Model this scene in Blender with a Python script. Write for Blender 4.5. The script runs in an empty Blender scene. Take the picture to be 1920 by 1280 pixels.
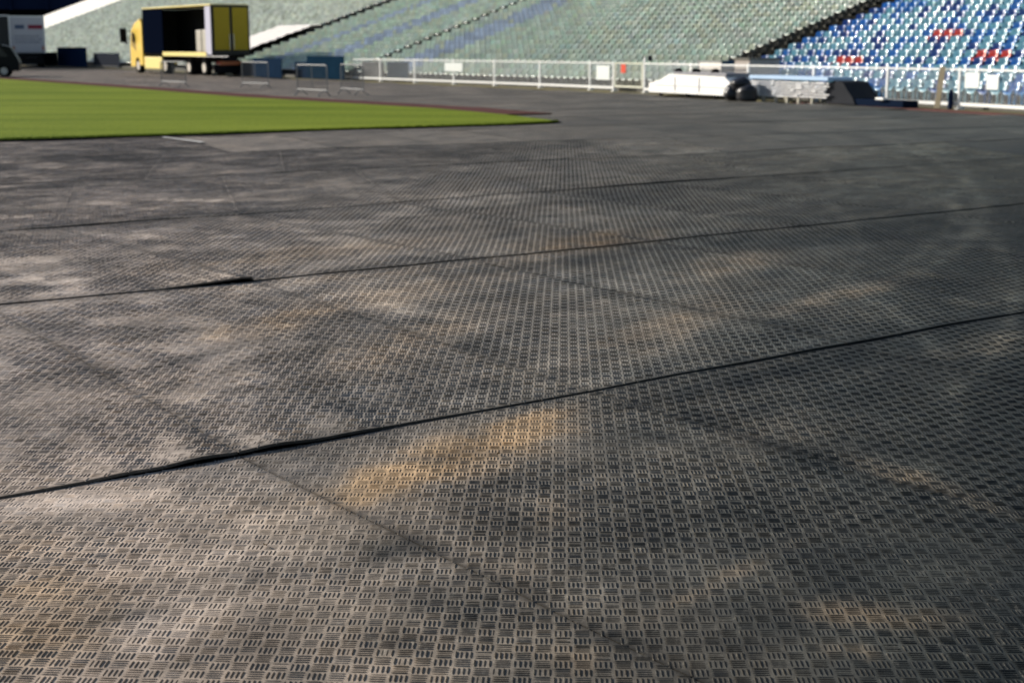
import bpy, bmesh, math, random
import numpy as np
from mathutils import Vector, Matrix

# ------------------------------------------------------------------ camera, light, exposure
S = bpy.context.scene
COL = S.collection
FPX = 2700.0; H = 1.75; PITCH = math.atan(551/2700.0); cp, sp = math.cos(PITCH), math.sin(PITCH)
cam = bpy.data.cameras.new('camera'); camo = bpy.data.objects.new('camera', cam); COL.objects.link(camo)
camo.location = (0, 0, H); camo.rotation_euler = (math.pi/2-PITCH, 0, 0)
cam.sensor_width = 36; cam.lens = 36*FPX/1920; cam.clip_start = 0.05; cam.clip_end = 2000
cam.dof.use_dof = True; cam.dof.focus_distance = 5.6; cam.dof.aperture_fstop = 3.7
S.camera = camo
S.view_settings.view_transform = 'Standard'; S.view_settings.look = 'None'
S.view_settings.exposure = 0.28; S.view_settings.gamma = 1
SUN_EL = math.radians(24); SUN_AZ = math.radians(66)      # azimuth measured to the left of the view axis
sdir = Vector((-math.sin(SUN_AZ)*math.cos(SUN_EL), math.cos(SUN_AZ)*math.cos(SUN_EL), math.sin(SUN_EL)))
sun = bpy.data.lights.new('sun', 'SUN'); sun.energy = 4.9; sun.angle = math.radians(0.6); sun.color = (1.0, .93, .83)
suno = bpy.data.objects.new('sun', sun); COL.objects.link(suno)
suno.rotation_euler = sdir.to_track_quat('Z', 'Y').to_euler()
W = bpy.data.worlds.new("World"); S.world = W; W.use_nodes = True
wn = W.node_tree; bg = wn.nodes['Background']
sky = wn.nodes.new('ShaderNodeTexSky'); sky.sky_type = 'NISHITA'; sky.sun_disc = False
sky.sun_elevation = SUN_EL; sky.sun_rotation = -SUN_AZ; sky.air_density = 1.0; sky.dust_density = 1.2
wn.links.new(sky.outputs[0], bg.inputs[0]); bg.inputs[1].default_value = 0.085

rng = np.random.default_rng(7); random.seed(7)

def G(px, py, z=0.0):
    """ground point seen at a pixel of the 1920x1280 photograph"""
    dx = (px-960)/FPX; u = -(py-640)/FPX
    d = (dx, cp+u*sp, -sp+u*cp); t = (z-H)/d[2]
    return np.array([d[0]*t, d[1]*t])
def PR(x, y, z=0.0):
    zc = y*cp-(z-H)*sp; yc = y*sp+(z-H)*cp
    return 960+FPX*x/zc, 640-FPX*yc/zc

# ------------------------------------------------------------------ materials
MATS = {}
def nodes(m):
    m.use_nodes = True; nt = m.node_tree; return nt, nt.nodes['Principled BSDF']
def mat(name, col, rough=0.6, metal=0.0, var=0.12, scale=3.0, bump=0.0, coat=0.0, spec=None):
    dk = rough >= .5 and max(col) < .13
    spec = spec if spec is not None else (.0 if dk else .2 if rough >= .5 else .5)
    if dk: rough = max(rough, .85)
    if name in MATS: return MATS[name]
    m = bpy.data.materials.new(name); nt, b = nodes(m); N = nt.nodes; L = nt.links
    tc = N.new('ShaderNodeTexCoord'); nz = N.new('ShaderNodeTexNoise'); nz.inputs['Scale'].default_value = scale
    nz.inputs['Detail'].default_value = 6; L.new(tc.outputs['Object'], nz.inputs['Vector'])
    mx = N.new('ShaderNodeMix'); mx.data_type = 'RGBA'
    mx.inputs[6].default_value = tuple(c*(1-var) for c in col)+(1,); mx.inputs[7].default_value = tuple(min(1, c*(1+var)) for c in col)+(1,)
    L.new(nz.outputs[0], mx.inputs[0]); L.new(mx.outputs[2], b.inputs['Base Color'])
    b.inputs['Roughness'].default_value = rough; b.inputs['Metallic'].default_value = metal
    b.inputs['Specular IOR Level'].default_value = spec; b.inputs['Coat Weight'].default_value = coat
    if bump:
        bp = N.new('ShaderNodeBump'); bp.inputs['Distance'].default_value = bump; bp.inputs['Strength'].default_value = .8
        n2 = N.new('ShaderNodeTexNoise'); n2.inputs['Scale'].default_value = scale*6; n2.inputs['Detail'].default_value = 5
        L.new(tc.outputs['Object'], n2.inputs['Vector']); L.new(n2.outputs[0], bp.inputs['Height']); L.new(bp.outputs[0], b.inputs['Normal'])
    MATS[name] = m; return m

def mat_floor(name, pattern):
    """mat plastic: the 'dirt_shading' attribute carries grime with painted light and shade (rgb), fine noise breaks it up; far mats carry the tread as bump and painted bar shade"""
    m = bpy.data.materials.new(name); nt, b = nodes(m); N = nt.nodes; L = nt.links
    at = N.new('ShaderNodeAttribute'); at.attribute_name = 'dirt_shading'
    geo = N.new('ShaderNodeNewGeometry')
    def noise(sc, det, rough=.6, vec=None):
        n = N.new('ShaderNodeTexNoise'); n.inputs['Scale'].default_value = sc; n.inputs['Detail'].default_value = det
        n.inputs['Roughness'].default_value = rough; L.new(vec or geo.outputs['Position'], n.inputs['Vector']); return n.outputs[0]
    def math_(op, a, bb=None, c=None):
        n = N.new('ShaderNodeMath'); n.operation = op
        for i, v in enumerate((a, bb, c)):
            if v is None: continue
            if isinstance(v, (int, float)): n.inputs[i].default_value = v
            else: L.new(v, n.inputs[i])
        return n.outputs[0]
    n1 = noise(3.2, 7, .62); n2 = noise(26, 4, .7); n3 = noise(150, 2, .6)
    # one factor around 1 that mottles the dust and painted shading
    f = math_('MULTIPLY_ADD', n1, 1.7, .15); g = math_('MULTIPLY_ADD', n2, 1.4, .30); h = math_('MULTIPLY_ADD', n3, .9, .55)
    fac = math_('MULTIPLY', math_('MULTIPLY', f, g), h)
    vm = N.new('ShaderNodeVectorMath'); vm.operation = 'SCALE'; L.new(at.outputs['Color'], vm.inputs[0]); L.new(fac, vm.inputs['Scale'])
    mpf = N.new('ShaderNodeMapping'); mpf.inputs['Rotation'].default_value = (0, 0, .5); mpf.inputs['Scale'].default_value = (1, .35, 1); L.new(geo.outputs['Position'], mpf.inputs['Vector'])
    fl = noise(38, 5, .75, mpf.outputs[0]); area = noise(1.7, 4, .6)
    fl = math_('MULTIPLY', math_('MAXIMUM', math_('SUBTRACT', fl, .56), 0.0), math_('MAXIMUM', math_('SUBTRACT', area, .40), 0.0))
    fl = math_('MULTIPLY', fl, 9.0)
    addf = N.new('ShaderNodeVectorMath'); addf.operation = 'MULTIPLY_ADD'; L.new(fl, addf.inputs[0]); addf.inputs[1].default_value = (.42, .39, .32); L.new(vm.outputs[0], addf.inputs[2])
    col = addf.outputs[0]
    if pattern:
        uv = N.new('ShaderNodeUVMap'); uv.uv_map = 'tread'
        sx = N.new('ShaderNodeSeparateXYZ'); L.new(uv.outputs[0], sx.inputs[0])
        u, v = sx.outputs[0], sx.outputs[1]
        par = math_('MODULO', math_('ADD', math_('FLOOR', u), math_('FLOOR', v)), 2.0); par = math_('ABSOLUTE', par)
        fu, fv = math_('FRACT', u), math_('FRACT', v)
        def bars(a, bb):
            s = math_('LESS_THAN', math_('ABSOLUTE', math_('SUBTRACT', math_('FRACT', math_('MULTIPLY', a, 4.0)), .5)), .29)
            e = math_('LESS_THAN', math_('ABSOLUTE', math_('SUBTRACT', bb, .5)), .39); return math_('MULTIPLY', s, e)
        b1, b2 = bars(fu, fv), bars(fv, fu)
        mask = math_('ADD', math_('MULTIPLY', par, b1), math_('MULTIPLY', math_('SUBTRACT', 1.0, par), b2))
        wide = math_('LESS_THAN', math_('ABSOLUTE', math_('SUBTRACT', fu, .5)), .41)
        dark = math_('SUBTRACT', .88, math_('ADD', math_('MULTIPLY', mask, .30), math_('MULTIPLY', wide, .40)))  # blocking and shadow of the tread bars painted in as darkening
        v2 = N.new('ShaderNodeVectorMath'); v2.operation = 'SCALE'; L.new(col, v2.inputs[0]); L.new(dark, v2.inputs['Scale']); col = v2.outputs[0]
        bp = N.new('ShaderNodeBump'); bp.inputs['Distance'].default_value = .003; bp.inputs['Strength'].default_value = .8
        L.new(mask, bp.inputs['Height']); L.new(bp.outputs[0], b.inputs['Normal'])
    else:
        bp = N.new('ShaderNodeBump'); bp.inputs['Distance'].default_value = .0012; bp.inputs['Strength'].default_value = .7
        L.new(noise(90, 4, .7), bp.inputs['Height']); L.new(bp.outputs[0], b.inputs['Normal'])
    L.new(col, b.inputs['Base Color'])
    L.new(math_('MULTIPLY_ADD', n1, .3, .5), b.inputs['Roughness'])
    b.inputs['Specular IOR Level'].default_value = .17
    return m
M_TREAD = mat_floor('mat_plastic_tread', False); M_FAR = mat_floor('mat_plastic_far', True)

def mat_attr(name, rough, attr='tint', spec=.5):
    m = bpy.data.materials.new(name); nt, b = nodes(m)
    at = nt.nodes.new('ShaderNodeAttribute'); at.attribute_name = attr
    nz = nt.nodes.new('ShaderNodeTexNoise'); nz.inputs['Scale'].default_value = 1.1; nz.inputs['Detail'].default_value = 5
    geo = nt.nodes.new('ShaderNodeNewGeometry'); nt.links.new(geo.outputs['Position'], nz.inputs['Vector'])
    ma = nt.nodes.new('ShaderNodeMath'); ma.operation = 'MULTIPLY_ADD'; ma.inputs[1].default_value = .7; ma.inputs[2].default_value = .65
    nt.links.new(nz.outputs[0], ma.inputs[0])
    v = nt.nodes.new('ShaderNodeVectorMath'); v.operation = 'SCALE'; nt.links.new(at.outputs['Color'], v.inputs[0]); nt.links.new(ma.outputs[0], v.inputs['Scale'])
    nt.links.new(v.outputs[0], b.inputs['Base Color']); b.inputs['Roughness'].default_value = rough; b.inputs['Specular IOR Level'].default_value = spec; b.inputs['Coat Weight'].default_value = .3
    return m
M_SEATS = mat_attr('faded_seat_plastic', .42)

# ------------------------------------------------------------------ object helpers
def tag(o, label=None, cat=None, group=None, kind=None):
    for k, v in (('label', label), ('category', cat), ('group', group), ('kind', kind)):
        if v: o[k] = v
    return o
def np_mesh(name, V, F, smooth=False):
    """V (n,3), F list of index arrays (faces of one size each) or one array"""
    me = bpy.data.meshes.new(name)
    Fs = F if isinstance(F, list) else [F]
    Fs = [np.asarray(f, dtype=np.int32) for f in Fs if len(f)]
    me.vertices.add(len(V)); me.vertices.foreach_set('co', np.asarray(V, dtype=np.float32).ravel())
    idx = np.concatenate([f.ravel() for f in Fs]); tot = np.concatenate([np.full(len(f), f.shape[1], dtype=np.int32) for f in Fs])
    start = np.concatenate([[0], np.cumsum(tot)[:-1]]).astype(np.int32)
    me.loops.add(len(idx)); me.loops.foreach_set('vertex_index', idx)
    me.polygons.add(len(tot)); me.polygons.foreach_set('loop_start', start); me.polygons.foreach_set('loop_total', tot)
    me.polygons.foreach_set('use_smooth', np.full(len(tot), smooth, dtype=bool))
    me.update(calc_edges=True); return me
def link(name, me, material=None, parent=None):
    o = bpy.data.objects.new(name, me); COL.objects.link(o)
    if material is not None:
        me.materials.append(material)
    if parent is not None: o.parent = parent
    return o
def empty(name, loc, rz=0.0):
    o = bpy.data.objects.new(name, None); COL.objects.link(o); o.location = loc; o.rotation_euler = (0, 0, rz); o.empty_display_size = .2
    return o
class MB:
    def __init__(s): s.bm = bmesh.new()
    def box(s, c, d, rz=0.0, rx=0.0, ry=0.0, bev=0.0):
        r = bmesh.ops.create_cube(s.bm, size=1.0)
        M = Matrix.Translation(c) @ Matrix.Rotation(rz, 4, 'Z') @ Matrix.Rotation(ry, 4, 'Y') @ Matrix.Rotation(rx, 4, 'X') @ Matrix.Diagonal((d[0], d[1], d[2], 1))
        bmesh.ops.transform(s.bm, matrix=M, verts=r['verts'])
        if bev:
            es = list({e for v in r['verts'] for e in v.link_edges})
            bmesh.ops.bevel(s.bm, geom=es, offset=bev, segments=2, profile=.6, affect='EDGES')
        return s
    def tube(s, a, b, r, seg=8, r2=None):
        a, b = Vector(a), Vector(b); d = b-a
        q = bmesh.ops.create_cone(s.bm, cap_ends=True, segments=seg, radius1=r, radius2=r if r2 is None else r2, depth=d.length)
        bmesh.ops.transform(s.bm, matrix=Matrix.Translation((a+b)/2) @ d.to_track_quat('Z', 'Y').to_matrix().to_4x4(), verts=q['verts']); return s
    def prism(s, pts, y0, y1):
        """outline in x,z extruded along y"""
        A = [s.bm.verts.new((x, y0, z)) for x, z in pts]; B = [s.bm.verts.new((x, y1, z)) for x, z in pts]
        n = len(pts); s.bm.faces.new(A); s.bm.faces.new(B[::-1])
        for i in range(n): s.bm.faces.new((A[i], B[i], B[(i+1) % n], A[(i+1) % n]))
        return s
    def blob(s, c, d, sub=3, amp=.08, seed=0):
        r = bmesh.ops.create_icosphere(s.bm, subdivisions=sub, radius=1.0)
        rr = random.Random(seed); ph = [rr.uniform(0, 6) for _ in range(6)]
        for v in r['verts']:
            p = v.co.copy(); k = 1+amp*(math.sin(4*p.x+ph[0])+math.sin(5*p.y+ph[1])+math.sin(6*p.z+ph[2])+.6*math.sin(9*p.x+7*p.z+ph[3]))
            z = p.z*k; z = max(z, -.75)
            v.co = Vector((c[0]+p.x*k*d[0], c[1]+p.y*k*d[1], c[2]+z*d[2]))
        return s
    def build(s, name, material, parent=None, smooth=False):
        bmesh.ops.recalc_face_normals(s.bm, faces=s.bm.faces)
        me = bpy.data.meshes.new(name); s.bm.to_mesh(me); s.bm.free()
        if smooth:
            for p in me.polygons: p.use_smooth = True
        return link(name, me, material, parent)

# value noise
_gr = rng.random((256, 256))
def vnoise(x, y):
    xi = np.floor(x).astype(int); yi = np.floor(y).astype(int); fx = x-xi; fy = y-yi
    fx = fx*fx*(3-2*fx); fy = fy*fy*(3-2*fy)
    a = _gr[xi & 255, yi & 255]; b = _gr[(xi+1) & 255, yi & 255]; c = _gr[xi & 255, (yi+1) & 255]; d = _gr[(xi+1) & 255, (yi+1) & 255]
    return (a*(1-fx)+b*fx)*(1-fy)+(c*(1-fx)+d*fx)*fy
def fbm(x, y, o=4):
    s = 0; a = .5; t = 0
    for i in range(o): s = s+a*vnoise(x*2**i+17*i, y*2**i+9*i); t += a; a *= .55
    return s/t

# ------------------------------------------------------------------ ground
def sheet(name, pts, z, material, kind='structure', zb=None):
    bm = bmesh.new(); vs = [bm.verts.new((p[0], p[1], z)) for p in pts]; bm.faces.new(vs)
    if zb is not None:
        lo = [bm.verts.new((p[0], p[1], zb)) for p in pts]; n = len(pts)
        for i in range(n): bm.faces.new((vs[i], vs[(i+1) % n], lo[(i+1) % n], lo[i]))
    bmesh.ops.recalc_face_normals(bm, faces=bm.faces)
    me = bpy.data.meshes.new(name); bm.to_mesh(me); bm.free()
    if me.polygons[0].normal.z < 0: me.flip_normals()
    return tag(link(name, me, material), kind=kind)
ground = sheet('ground', [(-900, -300), (900, -300), (900, 1500), (-900, 1500)], -.02, mat('worn_asphalt', (.085, .08, .075), .85, var=.35, scale=.8, bump=.01))

# inner edge of the stands / fence line
CP = [G(*q) for q in [(-420, 113.5), (-250, 116), (-100, 119), (60, 123), (190, 127), (300, 132), (400, 138), (500, 144), (600, 149), (713, 153.5), (850, 159), (1013, 165.5), (1209, 175), (1500, 190.5), (1797, 206), (2100, 226)]]
CP += [np.array([16.5, 28.0]), np.array([17.5, 20.0])]
def catmull(P, n=24):
    P = [2*P[0]-P[1]]+P+[2*P[-1]-P[-2]]; out = []
    for i in range(1, len(P)-2):
        for t in np.linspace(0, 1, n, endpoint=False):
            a, b, c, d = P[i-1], P[i], P[i+1], P[i+2]
            out.append(.5*((2*b)+(-a+c)*t+(2*a-5*b+4*c-d)*t*t+(-a+3*b-3*c+d)*t**3))
    out.append(P[-2]); return np.array(out)
CC = catmull(CP)
for _ in range(60):       # relax measuring noise into one smooth curve
    CC[1:-1] = .25*CC[:-2]+.5*CC[1:-1]+.25*CC[2:]
seg = np.linalg.norm(np.diff(CC, axis=0), axis=1); SS = np.concatenate([[0], np.cumsum(seg)]); SL = SS[-1]
def C(s): return np.stack([np.interp(s, SS, CC[:, 0]), np.interp(s, SS, CC[:, 1])], -1)
def Tn(s):
    t = C(np.asarray(s)+3.0)-C(np.asarray(s)-3.0); return t/np.linalg.norm(t, axis=-1, keepdims=True)
def Nn(s):
    t = Tn(s); return np.stack([-t[..., 1], t[..., 0]], -1)
ROW_D, ROW_R, ROW0, ROWZ = .64, .225, 1.3, .16
def SP(s, k, z=0.0):
    c = C(s)+Nn(s)*(ROW0+ROW_D*k); return np.array([c[0], c[1], ROWZ+ROW_R*k+z])
def find_s(px, k=None):
    """arc length where the stand row k (or the fence line) shows at photo column px"""
    best = None
    for s in np.arange(5, SL-5, .1):
        q = C(s) if k is None else SP(s, k)[:2]
        x = PR(q[0], q[1], 0 if k is None else ROWZ+ROW_R*k)[0]
        if best is None or abs(x-px) < best[0]: best = (abs(x-px), s)
    return best[1]
def find_sk(px, py):
    best = (1e9, 0, 0)
    for s in np.arange(5, SL-5, .25):
        for k in range(0, 34):
            q = SP(s, k, .3); x, y = PR(*q); e = abs(x-px)+abs(y-py)
            if e < best[0]: best = (e, s, k)
    return best[1], best[2]
if Nn(SL*.6)[0] < 0: print('NORMAL FLIPPED')

# infield grass
gpx = [(-900, 288), (0, 262), (380, 250.5), (700, 240), (960, 232.5), (1030, 230), (1047, 227.5), (1030, 224.5), (1000, 221), (940, 214), (820, 203.5), (700, 196.5), (440, 181), (220, 164), (0, 148), (-300, 136)]
GP = [G(*q, .055) for q in gpx]
M_G = bpy.data.materials.new('turf'); nt, b = nodes(M_G); N = nt.nodes; L = nt.links
geo = N.new('ShaderNodeNewGeometry'); mp = N.new('ShaderNodeMapping'); mp.inputs['Rotation'].default_value = (0, 0, math.radians(-29)); mp.inputs['Scale'].default_value = (.12, .5, 1)
L.new(geo.outputs['Position'], mp.inputs['Vector'])
n1 = N.new('ShaderNodeTexNoise'); n1.inputs['Scale'].default_value = .9; n1.inputs['Detail'].default_value = 6; L.new(mp.outputs[0], n1.inputs['Vector'])
n2 = N.new('ShaderNodeTexNoise'); n2.inputs['Scale'].default_value = 14; n2.inputs['Detail'].default_value = 5; L.new(geo.outputs['Position'], n2.inputs['Vector'])
r = N.new('ShaderNodeValToRGB'); r.color_ramp.elements[0].position = .3; r.color_ramp.elements[0].color = (.105, .155, .010, 1)
r.color_ramp.elements[1].position = .72; r.color_ramp.elements[1].color = (.21, .26, .028, 1)
ad = N.new('ShaderNodeMath'); ad.operation = 'MULTIPLY_ADD'; ad.inputs[1].default_value = .9; L.new(n2.outputs[0], ad.inputs[0])
sb = N.new('ShaderNodeMath'); sb.operation = 'SUBTRACT'; sb.inputs[1].default_value = .44; L.new(n1.outputs[0], sb.inputs[0]); L.new(sb.outputs[0], ad.inputs[2])
L.new(ad.outputs[0], r.inputs[0]); L.new(r.outputs[0], b.inputs['Base Color']); b.inputs['Roughness'].default_value = .9; b.inputs['Specular IOR Level'].default_value = .05
bp = N.new('ShaderNodeBump'); bp.inputs['Distance'].default_value = .04; L.new(n2.outputs[0], bp.inputs['Height']); L.new(bp.outputs[0], b.inputs['Normal'])
field = sheet('grass_field', GP, .055, M_G, zb=.0)
def inside(poly, x, y):
    c = np.zeros(np.shape(x), bool); n = len(poly)
    for i in range(n):
        x1, y1 = poly[i]; x2, y2 = poly[(i+1) % n]
        k = ((y1 > y) != (y2 > y)); c ^= k & (x < (x2-x1)*(y-y1)/((y2-y1) if y2 != y1 else 1e-9)+x1)
    return c
# grass blades on the near strip of the turf (one uncountable mass)
nb = 14000
e_i = rng.integers(0, 6, nb); e_t = rng.random(nb); GA = np.array(GP); pe = GA[e_i]*(1-e_t[:, None])+GA[e_i+1]*e_t[:, None]
dw = rng.exponential(.10, nb)
bx, by = pe[:, 0]+.03*dw, pe[:, 1]+dw
ok = inside(GP, bx, by); bx, by = bx[ok], by[ok]; nb = len(bx)
a = rng.uniform(0, math.pi, nb); hh = rng.uniform(.015, .04, nb); wv = .006
ex, ey = np.cos(a)*wv, np.sin(a)*wv; lx, ly = rng.normal(0, .012, nb), rng.normal(0, .012, nb)
V = np.stack([np.stack([bx-ex, by-ey, np.full(nb, .053)], -1), np.stack([bx+ex, by+ey, np.full(nb, .053)], -1), np.stack([bx+lx, by+ly, .055+hh], -1)], 1).reshape(-1, 3)
gb = link('grass', np_mesh('grass', V, np.arange(nb*3).reshape(-1, 3)), M_G); tag(gb, 'short green turf blades along the near edge of the infield', kind='stuff')
# dark kerb along the near edge, bare red track along the far edge
def strip(name, pts, w, z, zb, material, side=1):
    P = np.array(pts); out = []
    for i in range(len(P)):
        t = P[min(i+1, len(P)-1)]-P[max(i-1, 0)]; t = t/np.linalg.norm(t); out.append(P[i]+side*w*np.array([-t[1], t[0]]))
    n = len(P); V = []; F = []
    for i in range(n):
        V += [(P[i][0], P[i][1], z), (out[i][0], out[i][1], z), (P[i][0], P[i][1], zb), (out[i][0], out[i][1], zb)]
    for i in range(n-1):
        k = 4*i; F += [(k, k+1, k+5, k+4), (k, k+4, k+6, k+2), (k+1, k+3, k+7, k+5)]
    me = bpy.data.meshes.new(name); me.from_pydata(V, [], F); me.update()
    bm = bmesh.new(); bm.from_mesh(me); bmesh.ops.recalc_face_normals(bm, faces=bm.faces); bm.to_mesh(me); bm.free()
    if me.polygons[0].normal.z < 0: me.flip_normals()
    return tag(link(name, me, material), kind='structure')
strip('infield_kerb', GP[:7], .07, .047, 0, mat('dark_kerb_rubber', (.018, .018, .02), .7), side=-1)
strip('red_track', GP[9:], 1.5, .046, .0, mat('red_running_track', (.12, .065, .06), .85, var=.3, scale=1.5, bump=.004), side=-1)

# ------------------------------------------------------------------ floor mats
def line_px(a, b_):
    P, Q = G(0, a), G(1920, b_); d = (Q-P)/np.linalg.norm(Q-P); n = np.array([-d[1], d[0]]); return float(P@n), math.atan2(d[1], d[0])
LINES = [line_px(937, 590), line_px(577, 385), line_px(437, 297), line_px(350, 262), line_px(300, 238)]
LINES = [(LINES[0][0]-4.25, LINES[0][1]+.005)]+LINES
LINES = [(LINES[0][0]-4.25, LINES[0][1]+.0)]+LINES
d0, a0 = LINES[-1]
for i in range(1, 30): LINES.append((d0+4.4*i*(1-.004*i), a0-math.radians(.35)*i))
def LP(i, u):
    d, a = LINES[i]; return np.array([math.cos(a)*u-math.sin(a)*d, math.sin(a)*u+math.cos(a)*d])
# dust with painted glare falling off rightwards, plus stains and painted shade of dips
STAINS_SHADE = [ # px, py, rx, ry (photo px), tilt deg, strength(+dust -dark spots, painted dip shade), warmth
 (880, 850, 210, 42, -14, .70, .75), (700, 912, 110, 34, -10, .5, .8), (1560, 455, 340, 12, -5, -.75, 0), (1000, 500, 220, 9, -6, -.5, 0), (1650, 665, 330, 20, -12, -.7, 0), (1290, 740, 200, 12, -12, -.7, 0), (420, 885, 260, 10, -10, -.5, 0), (330, 412, 330, 8, -4, -.55, 0), (250, 345, 280, 5, -3, -.5, 0), (1250, 830, 160, 12, 18, -.6, 0), (1640, 910, 200, 14, 16, -.65, 0), (1150, 1000, 300, 30, -5, -.35, 0), (900, 1150, 200, 40, 10, -.4, 0), (150, 500, 200, 12, -6, -.3, 0), (1870, 560, 120, 20, -12, .3, .1), (1580, 560, 160, 16, -14, .35, .3), (560, 480, 300, 14, -6, .35, .3), (1000, 800, 80, 26, -14, .45, .6), (660, 575, 330, 26, -12, .40, .2), (520, 610, 120, 16, -10, .3, .3),
 (1360, 505, 120, 24, -12, .45, .3), (1120, 455, 120, 16, -6, .3, .8), (700, 515, 300, 10, -6, .2, .1), (150, 440, 160, 50, 0, .25, .0), (760, 650, 160, 30, -20, .3, .3),
 (1430, 820, 190, 45, -12, .42, .1), (1040, 975, 60, 30, 0, .3, .2), (960, 1075, 60, 22, 10, .4, .1), (1350, 1100, 170, 12, -28, .45, .3), (1640, 1170, 160, 26, 5, .55, .5),
 (1060, 1245, 60, 24, 10, .6, .4), (1700, 900, 120, 20, 15, .55, .4), (1850, 960, 90, 12, 20, .6, .2), (60, 1150, 160, 130, 0, .22, .4), (120, 820, 190, 120, 0, .12, .0),
 (300, 720, 260, 60, -10, .12, .0), (1850, 650, 120, 25, -10, .35, .2), (1250, 620, 160, 40, -20, .2, .3), (1600, 1240, 60, 10, 8, .4, .3), (1180, 1000, 60, 20, 0, .2, .1),
 (250, 1160, 95, 17, -14, -.75, 0), (380, 920, 70, 18, -8, -.6, 0), (730, 1045, 95, 32, -8, -.75, 0), (1500, 858, 120, 26, 12, -.6, 0), (1330, 790, 130, 16, 20, -.5, 0),
 (920, 655, 110, 18, 10, -.6, 0), (1130, 552, 90, 12, 16, -.6, 0), (1480, 620, 90, 11, 12, -.7, 0), (1300, 590, 120, 8, 14, -.5, 0), (1290, 458, 200, 13, -5, -.6, 0), (700, 506, 200, 10, -5, -.4, 0),
 (1640, 432, 260, 14, -6, -.6, 0), (1300, 350, 200, 16, -4, -.4, 0), (1100, 378, 260, 9, -4, -.4, 0), (1700, 640, 260, 22, -12, -.65, 0), (1800, 690, 150, 18, 8, -.5, 0),
 (1560, 1000, 300, 90, 0, -.3, 0), (1300, 1180, 260, 60, 0, -.3, 0), (1820, 780, 160, 70, 0, -.3, 0), (1450, 700, 200, 10, -11, -.5, 0), (620, 1010, 120, 30, 10, -.25, 0), (350, 680, 110, 18, -10, -.35, 0),
 (260, 620, 90, 20, -10, -.35, 0), (560, 830, 160, 16, -10, -.4, 0), (200, 300, 130, 9, 0, -.35, 0), (1480, 340, 150, 9, -8, -.4, 0), (1750, 300, 160, 16, -6, -.35, 0), (1700, 530, 180, 14, 6, -.4, 0), (560, 740, 180, 22, -8, -.3, 0), (1000, 900, 80, 20, -5, -.3, 0)]
def dirt_shading_rgb(x, y):
    """mat tint (grime, painted glare and dip shade) at a ground point"""
    px, py = PR(x, y, 0.0)
    dust_shading = np.interp(px, [-400, 0, 500, 960, 1400, 1920, 2300], [1.02, 1.0, .88, .62, .30, .05, .04])  # glare and vignette painted into the tint, bright left to dark right
    dust_shading = dust_shading*np.interp(py, [100, 200, 330, 600, 900, 1280], [1.0, 1.0, .95, .93, .88, .72])*(1-.22*np.clip((px-600)/500, 0, 1)*np.clip((py-850)/350, 0, 1))
    far = np.clip((420-py)/180, 0, 1); dust_shading = dust_shading*(1-far*.75)+.60*far*.75
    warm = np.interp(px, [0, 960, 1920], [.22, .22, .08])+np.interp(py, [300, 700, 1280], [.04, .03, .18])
    n = fbm(x*.9+3, y*.6+5); n2 = fbm((x*.8-y*.6)*2.6+11, (x*.6+y*.8)*.9+2)
    n3 = fbm((x*.8-y*.6)*7+5, (x*.6+y*.8)*2.2+40, 3)
    n4 = fbm(x*9+70, y*5+33, 3); dust_shading = dust_shading*(.70+.6*n)*(.62+.76*n2)*(.6+.8*n3)*(.7+.6*n4)
    grit = np.clip(2.4*fbm(x*6.5+13, y*4.5+51, 4)-.30, .2, 1.2)
    for sx, sy, rx, ry, t, st, w in STAINS_SHADE:
        c, s = math.cos(math.radians(t)), math.sin(math.radians(t)); ux = (px-sx)*c+(py-sy)*s; uy = -(px-sx)*s+(py-sy)*c
        wob = 1+.7*(fbm(px/45.+sx, py/22.+sy, 3)-.5)
        g = np.exp(-(((ux/rx)**2+(uy/ry)**2)*wob)**1.6)*grit
        if st < 0: dust_shading = dust_shading*(1+st*g*.85)
        else: dust_shading = dust_shading+st*g*.40*(.5+n3); warm = warm+w*g*.9
    for (ex, ey, rx, ry, wd, am) in ((1150, 400, 690, 200, .022, .30), (1150, 400, 640, 182, .018, .22), (1050, 470, 560, 190, .02, .22), (1250, 330, 560, 110, .025, .25), (1120, 560, 780, 330, .02, .2), (900, 760, 900, 330, .02, .16)):
        e = np.sqrt(((px-ex)/rx)**2+((py-ey)/ry)**2)+.03*(fbm(x*.3+ex, y*.3)-.5)
        arc = np.exp(-((e-1)/wd)**2)*np.clip((px-ex-150)/250, 0, 1)*np.clip((ey+ry*.75-py)/60+.3, 0, 1); dust_shading = dust_shading+.9*am*arc*np.clip(1.6*fbm(x*2+7, y*2, 3)-.2, 0, 1)
    dust_shading = np.clip(dust_shading, .03, 1.4); warm = np.clip(warm+.25*(fbm(x*1.7+40, y*1.7)-.5), 0, 1)
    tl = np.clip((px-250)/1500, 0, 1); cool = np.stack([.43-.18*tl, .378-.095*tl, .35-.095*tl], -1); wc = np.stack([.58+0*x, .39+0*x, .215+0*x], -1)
    base = np.array([.015, .020, .021])
    d = (cool*(1-warm[..., None])+wc*warm[..., None])
    return base+d*dust_shading[..., None], dust_shading
# height of the mat surface: gentle warps
def warp(x, y):
    return .036*(fbm(x*.55+20, y*.55+7, 3)-.5)+.022*(fbm((x*.8-y*.6)*1.3, (x*.6+y*.8)*.45+30, 2)-.5)
def edge_lift(row, px):
    if row == 2: return .018*math.exp(-((px-440)/260)**2)*(.75+.5*math.sin(px*.021)**2)+.004*math.exp(-((px-1600)/300)**2)
    if row == 3: return .035*max(0.0, 1-abs(px-452)/150)*(1 if px < 476 else .12)+.001
    return .002+(.012 if row < 5 else .003)*max(0, math.sin(px*.006+row*1.7))**3
YAW = math.radians(-2.0)
CELL = .0575
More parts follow.
